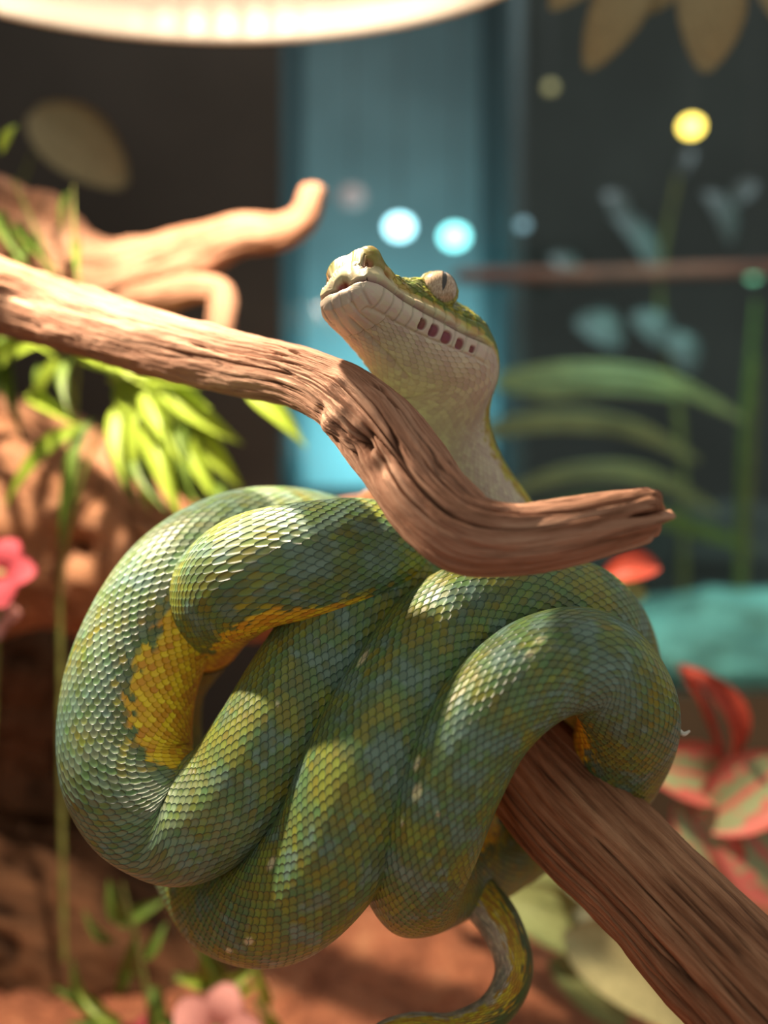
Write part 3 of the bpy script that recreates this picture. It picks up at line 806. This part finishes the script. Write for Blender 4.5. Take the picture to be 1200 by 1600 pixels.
LM = {k: leaf_mesh(k, M[m], pr_, fo, sa_) for k, m, pr_, fo, sa_ in (
    ('bamboo', 'bamboo', 'lance', .25, .10), ('bamboo_deep', 'bamboo_dark', 'lance', .25, .12), ('petal', 'pink', 'oval', .1, .2), ('rose', 'rose', 'oval', .1, .2),
    ('veined', 'veined', 'oval', .2, .12), ('red', 'red_leaf', 'oval', .3, .25), ('pale', 'pale_leaf', 'lance', .15, .10), ('grey', 'grey_leaf', 'oval', .2, .15),
    ('sage', 'sage_leaf', 'oval', .2, .15), ('dry', 'dry_leaf', 'oval', .15, .1), ('arch', 'arch_leaf', 'lance', .2, .12), ('grey_reflection', 'grey_reflection', 'oval', .2, .2))}
def leaves(me, lst, d0, parent, name='leaf', scale=1.0):
    for (x0, y0, x1, y1, w_) in lst:
        d = d0 + rnd.uniform(-.015, .015)
        place_leaf(me, P(x0, y0, d), P(x1, y1, d + rnd.uniform(-.03, .02)), w_ * d / F * scale, parent, name)

# bamboo hanging behind the branch on the left
bp = empty('bamboo_plant', (P(120, 1000, .60)[0], .60, 0.02))
tag(bp, 'bright green bamboo-like plant with narrow leaves hanging under the left part of the branch', 'plant')
stick('stem', [(100, 1500, .64, .002), (95, 1100, .63, .002), (100, 860, .61, .0018), (150, 690, .60, .0016), (210, 590, .59, .0015), (250, 555, .585, .001)], M['stem'], bp)
stick('stem', [(100, 860, .61, .0016), (118, 650, .60, .0016), (95, 540, .60, .0015), (70, 400, .59, .0012), (20, 280, .585, .001)], M['stem'], bp)
stick('stem', [(118, 650, .60, .0012), (125, 480, .585, .0012), (115, 350, .58, .0009), (114, 290, .58, .0005)], M['stem'], bp)
leaves(LM['bamboo'], [(45, 615, 134, 672, 26), (135, 670, 8, 792, 34), (230, 590, 318, 606, 15), (245, 595, 380, 695, 40), (255, 630, 382, 768, 48), (250, 640, 345, 800, 46),
    (235, 650, 285, 815, 44), (215, 640, 232, 800, 42), (200, 630, 196, 760, 36), (120, 548, 235, 605, 46), (100, 520, 195, 590, 34), (150, 572, 268, 603, 34),
    (210, 600, 300, 680, 44), (180, 600, 270, 690, 44), (385, 612, 478, 698, 40), (225, 600, 330, 640, 34), (170, 590, 250, 650, 38), (240, 680, 310, 800, 34),
    (2, 240, 28, 196, 15), (60, 540, -20, 600, 26), (30, 520, 90, 560, 24), (0, 480, 60, 530, 24), (-10, 560, 70, 535, 20), (95, 560, 60, 640, 24), (200, 620, 255, 720, 40), (230, 610, 290, 730, 38)], .595, bp)
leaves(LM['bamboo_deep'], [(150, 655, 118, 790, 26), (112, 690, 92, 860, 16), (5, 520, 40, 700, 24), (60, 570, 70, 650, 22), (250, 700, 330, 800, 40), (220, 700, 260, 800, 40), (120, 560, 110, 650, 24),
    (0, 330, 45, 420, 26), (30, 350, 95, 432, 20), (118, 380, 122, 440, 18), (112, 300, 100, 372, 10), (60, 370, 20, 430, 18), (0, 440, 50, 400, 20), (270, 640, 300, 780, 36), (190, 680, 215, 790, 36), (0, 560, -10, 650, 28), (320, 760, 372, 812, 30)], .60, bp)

# fern-like clump at the bottom left
cp = empty('ground_bamboo', (P(260, 1600, .60)[0], .60, 0.01))
tag(cp, 'darker green bamboo-like plant growing from the soil at the bottom left below the coils', 'plant')
stick('stem', [(260, 1660, .60, .0018), (240, 1600, .60, .0018), (215, 1480, .60, .0015), (190, 1380, .60, .001)], M['stem'], cp)
stick('stem', [(260, 1660, .60, .0018), (320, 1600, .595, .0018), (330, 1500, .595, .0015), (350, 1440, .595, .001)], M['stem'], cp)
stick('stem', [(400, 1560, .59, .0018), (430, 1640, .59, .0018), (415, 1560, .59, .0015), (390, 1510, .59, .001)], M['stem'], cp)
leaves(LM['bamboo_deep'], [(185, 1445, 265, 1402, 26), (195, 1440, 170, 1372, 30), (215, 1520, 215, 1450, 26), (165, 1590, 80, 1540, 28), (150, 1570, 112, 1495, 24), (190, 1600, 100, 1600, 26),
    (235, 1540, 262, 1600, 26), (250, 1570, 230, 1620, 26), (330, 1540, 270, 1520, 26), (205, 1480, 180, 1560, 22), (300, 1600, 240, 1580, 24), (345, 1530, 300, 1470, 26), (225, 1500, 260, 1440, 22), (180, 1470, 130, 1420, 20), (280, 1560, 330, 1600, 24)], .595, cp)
leaves(LM['bamboo'], [(335, 1545, 400, 1512, 26), (345, 1565, 412, 1535, 24), (340, 1540, 270, 1530, 24), (420, 1570, 395, 1500, 18), (420, 1580, 450, 1640, 24), (330, 1520, 320, 1460, 22), (190, 1600, 120, 1545, 22)], .59, cp)

# ------------------------------------------------------------------ driftwood behind on the left
db = empty('forked_driftwood', P(60, 380, .62))
tag(db, 'brightly lit forked driftwood behind the main branch, its tip curling up', 'branch')
branch('trunk', [(-420, 480, .66, .05), (-200, 400, .65, .045), (-40, 370, .64, .040), (60, 400, .635, .034), (150, 440, .63, .028), (230, 425, .625, .023), (310, 392, .62, .0185), (380, 366, .615, .0140),
                 (440, 362, .61, .0115), (474, 340, .607, .0100), (488, 305, .605, .0092), (490, 285, .605, .0090)], 96, 0.003, 21, M['branch'], rough=.10, grain=.03, cracks=.05, parent=db, lobes=.16)
branch('side_twig', [(150, 455, .63, .02), (240, 462, .62, .014), (310, 450, .61, .0095), (345, 458, .605, .0090), (346, 500, .60, .0092), (338, 550, .60, .008)], 64, 0.003, 22, M['branch'], rough=.1, grain=.03, cracks=.04, parent=db)
branch('knob', [(60, 420, .63, .02), (72, 340, .625, .018), (85, 300, .62, .016)], 64, 0.003, 24, M['branch'], rough=.1, grain=.03, cracks=.04, parent=db)

# large weathered log and the dark stump under it
lg = branch('weathered_log', [(-520, 790, .70, .10), (-200, 800, .70, .095), (0, 810, .69, .090), (120, 835, .685, .078), (240, 880, .68, .058), (340, 905, .675, .045), (470, 930, .67, .035), (560, 960, .67, .022)],
            160, 0.003, 31, M['log'], rough=.10, grain=.03, cracks=.07, lobes=.16, dents=[(112, 855, .61, .012, .02), (60, 640, .62, .03, .01)])
tag(lg, 'thick orange brown weathered log lying behind the left coil', 'log')
st = empty('dark_stump', P(0, 1400, .86))
branch('trunk', [(-40, 1480, .88, .15), (-20, 1300, .88, .145), (0, 1150, .87, .14), (30, 1000, .86, .13), (60, 900, .86, .10)], 160, 0.004, 33, M['stump'], rough=.12, grain=.05, cracks=.15, lobes=.14, parent=st)
branch('root', [(-260, 1400, .76, .10), (-60, 1440, .745, .095), (120, 1490, .73, .08), (260, 1530, .715, .058), (380, 1570, .70, .036), (470, 1620, .68, .018)], 160, 0.004, 36, M['stump'], rough=.12, grain=.05, cracks=.12, lobes=.14, parent=st)
tag(st, 'dark brown stump with a spreading root under the weathered log at the left', 'stump')
bk = branch('background_bough', [(700, 800, .52, .011), (640, 806, .52, .0125), (560, 812, .53, .013), (440, 830, .55, .014), (300, 870, .60, .016)], 72, .003, 35, M['branch'], rough=.05, grain=.03, cracks=.05)
tag(bk, 'short length of pale smooth wood seen between the upper coil and the branch', 'branch')

# flowers
def flower(label, cx, cy, d, r, me, n=5, extra=None, stem_to=None, face=(0, -1, .5)):
    f = empty('artificial_flower', P(cx, cy, d)); tag(f, label, 'flower')
    c = P(cx, cy, d); fv = nrm(np.array(face)); a1 = nrm(np.cross(fv, [0, 0, 1.0])); a2 = np.cross(a1, fv)
    for k in range(n):
        a = k / n * 2 * math.pi + .6; dr = a1 * math.cos(a) + a2 * math.sin(a)
        R_ = r * d / F
        place_leaf(me, c + dr * R_ * .08, c + dr * R_ + fv * R_ * .25, R_ * .95, f, 'petal', face=fv)
    import bmesh
    bm = bmesh.new(); bmesh.ops.create_icosphere(bm, subdivisions=2, radius=r * d / F * .14)
    for v in bm.verts: v.co *= 1 + .15 * math.sin(v.co.x * 4000) 
    m2 = bpy.data.meshes.new('flower_centre'); bm.to_mesh(m2); bm.free(); m2.materials.append(M['cap'])
    o = bpy.data.objects.new('flower_centre', m2); COL.objects.link(o); attach(o, f); o.matrix_basis = Matrix.Translation(Vector(c + fv * r * d / F * .1))
    if stem_to: stick('stem', [(cx, cy, d + .005, .0012), ((cx + stem_to[0]) / 2 + 5, (cy + stem_to[1]) / 2, d + .01, .0012), (*stem_to, d + .01, .0012)], M['stem'], f)
    return f
flower('pink flower low at the left edge in front of the log', 2, 900, .55, 60, LM['rose'], stem_to=(-40, 1500))
flower('dusky pink flower just under the other flower at the left edge', -6, 965, .56, 42, LM['petal'], stem_to=(-60, 1500))
flower('pale pink flower at the bottom edge below the coils', 338, 1614, .54, 74, LM['petal'], stem_to=(345, 1790))
flower('small rose red flower at the bottom edge beside the pale pink one', 222, 1640, .60, 52, LM['rose'], stem_to=(232, 1790))

# ------------------------------------------------------------------ right side plants
rp = empty('red_veined_plant', (P(1120, 1400, .60)[0], .60, .01))
tag(rp, 'plant with red-veined green leaves on the right above the perch', 'plant')
stick('stem', [(1150, 1620, .62, .002), (1140, 1400, .61, .002), (1130, 1200, .605, .0025), (1105, 1110, .60, .003), (1065, 1040, .60, .0028)], M['red_leaf'], rp)
stick('stem', [(1140, 1400, .61, .002), (1180, 1300, .60, .002), (1240, 1200, .60, .002)], M['red_leaf'], rp)
V = LM['veined']
for b_, t_, w_, fc in (((1140, 1225), (1000, 1195), 95, (0, -1, .4)), ((1120, 1260), (1250, 1400), 150, (0, -1, .3)), ((1230, 1190), (1090, 1290), 110, (.1, -1, .5)), ((1060, 1250), (1140, 1400), 100, (0, -1, .2)), ((1200, 1270), (1260, 1180), 70, (0, -1, .4))):
    place_leaf(V, P(*b_, .60 + rnd.uniform(-.02, .02)), P(*t_, .59), w_ * .6 / F, rp, 'leaf', face=fc)
place_leaf(LM['red'], P(1140, 1190, .60), P(1060, 1040, .60), 46 * .6 / F, rp, 'leaf', face=(.5, -1, .3))['label'] = 'narrow dark red leaf'
rl = empty('red_leaf_sprig', (P(960, 1000, .58)[0], .58, .02)); tag(rl, 'small sprig with one red leaf showing behind the right coils', 'plant')
stick('stem', [(985, 1500, .60, .0015), (985, 1150, .58, .0015), (960, 930, .57, .0012)], M['stem'], rl)
place_leaf(LM['red'], P(940, 905, .57), P(1030, 885, .57), 52 * .57 / F, rl, 'leaf', face=(0, -1, .5))
place_leaf(LM['sage'], P(945, 915, .575), P(1010, 930, .575), 40 * .57 / F, rl, 'leaf', face=(0, -1, .1))

# broad pale leaves under the perch
pp = empty('pale_leaf_plant', (P(900, 1500, .66)[0], .66, .01)); tag(pp, 'clump of broad pale cream and sage leaves lying on the soil under the perch', 'plant')
for me_, b_, t_, w_, d_ in (('pale', (880, 1455), (1120, 1640), 110, .58), ('grey', (900, 1420), (1080, 1590), 92, .61), ('grey', (850, 1330), (975, 1430), 74, .64), ('sage', (770, 1400), (960, 1490), 90, .66), ('sage', (800, 1365), (930, 1420), 60, .67),
                          ('grey', (960, 1390), (1080, 1530), 80, .62), ('pale', (760, 1325), (870, 1352), 46, .68), ('sage', (700, 1400), (830, 1440), 50, .70), ('sage', (1000, 1560), (1180, 1500), 60, .66), ('pale', (1000, 1430), (1130, 1600), 60, .60), ('sage', (860, 1500), (980, 1600), 70, .64)):
    place_leaf(LM[me_], P(*b_, d_), P(*t_, d_ - .02), w_ * d_ / F, pp, 'leaf', face=(0, -1, .7))
# leaves hanging from the top right
hp = empty('hanging_vine', P(1010, -60, .66)); tag(hp, 'faded olive leaves hanging down at the top right corner', 'vine')
stick('stem', [(800, -60, .70, .002), (920, -40, .68, .002), (1010, -60, .66, .002), (1150, -50, .66, .002), (1330, -80, .66, .002)], M['stem'], hp)
for b_, t_, w_ in (((1010, -60), (918, 108), 86), ((1100, -70), (1102, 112), 108), ((950, -60), (860, 14), 60), ((1180, -60), (1260, 70), 90), ((1070, -60), (1010, 20), 60)):
    place_leaf(LM['dry'], P(*b_, .66), P(*t_, .655), w_ * .66 / F, hp, 'leaf', face=(0, -1, .1))
# round faded leaf beyond the driftwood at the upper left
lf = empty('faded_round_leaf', P(60, 420, .86)); tag(lf, 'faded round beige leaf in front of the dark panel above the forked driftwood', 'leaf')
stick('stem', [(-60, 1300, .90, .002), (-10, 800, .88, .002), (0, 400, .86, .002), (50, 240, .86, .0015)], M['stem'], lf)
place_leaf(LM['dry'], P(52, 175, .86), P(195, 290, .86), 110 * .86 / F, lf, 'blade', face=(0, -1, .2))

# ------------------------------------------------------------------ lamp hood at the top
def hood():
    h = empty('lamp_hood', (-.10, .50, ZC + .335)); tag(h, 'large shiny reflector hood of the basking lamp at the top left', 'lamp')
    nu, nvv = 192, 40; a = np.linspace(0, 2 * np.pi, nu, endpoint=False)[None, :]; t = np.linspace(0, 1, nvv)[:, None]
    rx, ry, hh = .205, .12, .085
    rib = 1 + (.0012 * np.cos(a * 90) + .010 * np.cos(a * 64) * np.exp(-((a - np.pi / 2) / .22) ** 2)) * (t > .05) * (1 - t)
    prof = np.cos(t * np.pi / 2 * .96)
    def shell(off):
        x = (-.10) + (rx + off) * prof * rib * np.cos(a); y_ = .50 + (ry + off) * prof * rib * np.sin(a); z_ = ZC + .3145 + (hh + off) * np.sin(t * np.pi / 2 * .96) + 0 * a
        return np.stack([x, y_, z_], -1)
    i_ = shell(0); o_ = shell(.003)
    n = nu * nvv; q1 = grid_quads(nvv, nu); jj = np.arange(nu); j2_ = (jj + 1) % nu
    rim = np.stack([jj, j2_, j2_ + n, jj + n], 1)
    mesh_np('reflector', np.vstack([i_.reshape(-1, 3), o_.reshape(-1, 3)]), np.vstack([q1[:, ::-1], q1 + n, rim]), M['reflector'], h)
    import bmesh
    bm = bmesh.new(); bmesh.ops.create_uvsphere(bm, u_segments=32, v_segments=20, radius=.012)
    for v in bm.verts:
        if v.co.z > 0: v.co.z *= 1.7; v.co.x *= .9; v.co.y *= .9
    for f in bm.faces: f.smooth = True
    me = bpy.data.meshes.new('bulb'); bm.to_mesh(me); bm.free(); me.materials.append(emit('bulb_glow', (1, .8, .58), 85))
    b = bpy.data.objects.new('bulb', me); COL.objects.link(b); attach(b, h); b.matrix_basis = Matrix.Translation((KEY[0], KEY[1], KEY[2] + .016))
    bm = bmesh.new(); bmesh.ops.create_cone(bm, cap_ends=True, segments=32, radius1=.013, radius2=.009, depth=.04)
    me = bpy.data.meshes.new('socket'); bm.to_mesh(me); bm.free(); me.materials.append(M['shade'])
    b = bpy.data.objects.new('socket', me); COL.objects.link(b); attach(b, h); b.matrix_basis = Matrix.Translation((KEY[0], KEY[1], KEY[2] + .05))
hood()

# ------------------------------------------------------------------ beyond the glass
tk = empty('aquarium', (P(630, 0, 1.5)[0], 1.5, -.03)); tag(tk, 'tall teal lit fish tank in the dark room behind the glass', 'fish tank')
x0, x1 = P(434, 0, 1.5)[0], P(800, 0, 1.5)[0]; z0, z1 = P(0, 762, 1.5)[2], P(0, -300, 1.5)[2]
M['back'] = M['tank_back']
box('back_panel', (x0, 1.97, z0), (x1, 1.99, z1), M['tank_back'], tk)
box('side_panel', (x0 - .02, 1.5, z0), (x0, 1.99, z1), M['tank_side'], tk)
box('side_panel', (x1, 1.5, z0), (x1 + .02, 1.99, z1), M['tank_side'], tk)
box('base_shelf', (x0 - .02, 1.5, z0 - .03), (x1 + .02, 1.99, z0), M['tank_side'], tk)
box('hood', (x0 - .02, 1.5, z1), (x1 + .02, 1.99, z1 + .12), M['shade'], tk)
box('stand', (x0 - .01, 1.52, -.03), (x1 + .01, 1.97, z0 - .03), M['dark_wall'], tk)

def small_lamp(label, px, py, d, rpx, col_, st_, group=None):
    c = P(px, py, d); r = rpx * d / F
    l = empty('spot_lamp', c); tag(l, label, 'lamp', group)
    import bmesh
    bm = bmesh.new(); bmesh.ops.create_uvsphere(bm, u_segments=24, v_segments=16, radius=r)
    for v in bm.verts: v.co.z *= .8
    for f in bm.faces: f.smooth = True
    me = bpy.data.meshes.new('bulb'); bm.to_mesh(me); bm.free(); me.materials.append(emit('glow', col_, st_))
    b = bpy.data.objects.new('bulb', me); COL.objects.link(b); attach(b, l); b.matrix_basis = Matrix.Translation(Vector(c))
    bm = bmesh.new(); bmesh.ops.create_cone(bm, cap_ends=True, segments=24, radius1=r * 1.0, radius2=r * .4, depth=r * 1.2)
    me = bpy.data.meshes.new('lamp_cap'); bm.to_mesh(me); bm.free(); me.materials.append(M['shade'])
    b = bpy.data.objects.new('lamp_cap', me); COL.objects.link(b); attach(b, l); b.matrix_basis = Matrix.Translation(Vector(c + np.array([0, r * .9, r * .5])))
    stick('cord', [(px, py - rpx, d + r, .0012), (px + 1, py - 300, d + .02, .0012), (px, -700, d + .02, .0012)], M['shade'], l, step=.05)
small_lamp('left one of the two bright cyan bulbs in the fish tank', 624, 355, 1.56, 20, (.45, .9, 1.0), 5)
small_lamp('right one of the two bright cyan bulbs in the fish tank', 710, 370, 1.56, 20, (.30, .95, .95), 4)
small_lamp('faint pale blue bulb right of the two cyan bulbs', 817, 352, 1.46, 9, (.35, .6, .7), .8)
small_lamp('bright yellow bulb in the dark upper right', 1080, 198, 1.5, 16, (1.0, .72, .12), 6)
small_lamp('faint yellow bulb near the hanging leaves', 860, 137, 1.5, 9, (.5, .45, .2), .7)
small_lamp('small green bulb near the right edge', 1177, 432, 1.4, 9, (.25, .8, .45), 1.2)
small_lamp('dim pinkish bulb above the two cyan bulbs', 550, 308, 1.58, 20, (.5, .38, .36), .45)

ap = empty('arching_leaf_plant', (P(1150, 800, 1.25)[0], 1.25, -.03)); tag(ap, 'plant with long arching olive green leaves behind the glass at the right', 'plant')
def strap(pts, wpx, d, me_mat, parent, name='leaf'):
    c = catmull([[*P(x, y, d), 0.0] for x, y in pts]); t, c = resample(c, .008); n = len(c)
    u = np.linspace(0, 1, n); wd = wpx * d / F * .5 * np.clip(np.sin(np.pi * np.clip(u * .93 + .05, 0, 1)), .05, 1) ** .6
    T_ = nrm(np.gradient(c[:, :3], axis=0)); nn_ = nrm(np.cross(T_, [0, -1, .35])); nz = np.cross(nn_, T_)
    rows = [c[:, :3] + nn_ * (wd * k)[:, None] + nz * (wd * .3 * (abs(k) - .5) + s_)[:, None] for s_, ks in ((0, (-1, -.5, 0, .5, 1)), (.002, (1, .5, 0, -.5, -1))) for k in ks]
    return mesh_np(name, np.stack(rows, 1).reshape(-1, 3), grid_quads(n, 10), me_mat, parent)
strap([(780, 590), (900, 580), (1030, 595), (1110, 630), (1165, 660)], 32, 1.20, M['arch_leaf'], ap)
strap([(770, 600), (860, 612), (960, 605), (1060, 620)], 34, 1.22, M['arch_leaf'], ap)
strap([(700, 690), (850, 660), (980, 670), (1090, 720)], 36, 1.24, M['arch_leaf'], ap)
strap([(790, 770), (900, 740), (1010, 745), (1120, 800)], 32, 1.28, M['arch_leaf'], ap)
strap([(1180, 470), (1172, 560), (1160, 700), (1150, 1000)], 12, 1.24, M['bamboo_dark'], ap)
strap([(800, 820), (900, 790), (1000, 800), (1180, 860)], 34, 1.30, M['bamboo_dark'], ap)
stick('stem', [(1150, 1250, 1.27, .006), (1160, 900, 1.26, .006), (1175, 700, 1.25, .004), (1180, 560, 1.24, .003)], M['stem'], ap, step=.02)
rb = branch('reddish_rail', [(700, 432, 1.34, .010), (900, 430, 1.34, .010), (1050, 424, 1.34, .010), (1350, 418, 1.34, .010)], 32, .02, 44, M['red_bar'], rough=.1, grain=.02, cracks=0)
M['red_bar'].node_tree
tag(rb, 'thin reddish brown horizontal stick in the dark behind the glass at the right', 'stick')
gp_ = empty('grey_reflection_shapes', (P(1050, 600, 1.36)[0], 1.38, -.03)); tag(gp_, 'dim blue grey leaf shapes standing in for reflections in the dark upper right', 'plant')  # leaf shapes and stem added to draw blue grey reflections
stick('stem', [(1060, 1250, 1.40, .006), (1065, 700, 1.39, .005), (1030, 450, 1.38, .004), (1060, 270, 1.38, .003)], M['stem'], gp_, step=.02)
for b_, t_, w_ in (((950, 330), (1025, 440), 40), ((945, 300), (975, 345), 34), ((1100, 300), (1140, 380), 36), ((1140, 320), (1180, 285), 32), ((1080, 235), (1060, 278), 20), ((860, 400), (905, 440), 34), ((900, 500), (970, 540), 60), ((990, 490), (1040, 540), 52), ((1040, 520), (1080, 580), 50)):
    place_leaf(LM['grey_reflection'], P(*b_, 1.37), P(*t_, 1.365), w_ * 1.37 / F, gp_, 'leaf', face=(0, -1, .3))
def rock(name, label, cx, cy, d, rx, rz, ry, mat, seed):
    import bmesh
    bm = bmesh.new(); bmesh.ops.create_icosphere(bm, subdivisions=5, radius=1)
    co_ = np.array([v.co[:] for v in bm.verts]); n_ = fbm(co_[:, 0] * 1.3, co_[:, 1] * 1.3, co_[:, 2] * 1.3, seed, 4)
    n2_ = 1 - np.abs(noise(co_[:, 0] * 2.2, co_[:, 1] * 2.2, co_[:, 2] * 2.2, seed + 3)) * 2
    co_ = co_ * (1 + .35 * n_ + .08 * n2_)[:, None] * np.array([rx * d / F, ry, rz * d / F]) + P(cx, cy, d)
    for v, q in zip(bm.verts, co_): v.co = q
    for f in bm.faces: f.smooth = True
    me = bpy.data.meshes.new(name); bm.to_mesh(me); bm.free(); me.materials.append(mat)
    o = bpy.data.objects.new(name, me); COL.objects.link(o); tag(o, label, 'rock'); return o
rock('teal_glow_lump', 'turquoise lump added for a teal glow behind the glass at the right edge', 1150, 1010, 1.22, 170, 90, .10, M['teal_glow_lump'], 5)  # lump added in place of a teal reflection
rock('dark_boulder', 'dark green boulder behind the turquoise lump', 1080, 900, 1.52, 260, 110, .08, M['dark_teal_wall'], 8)  # dark tone is the base colour
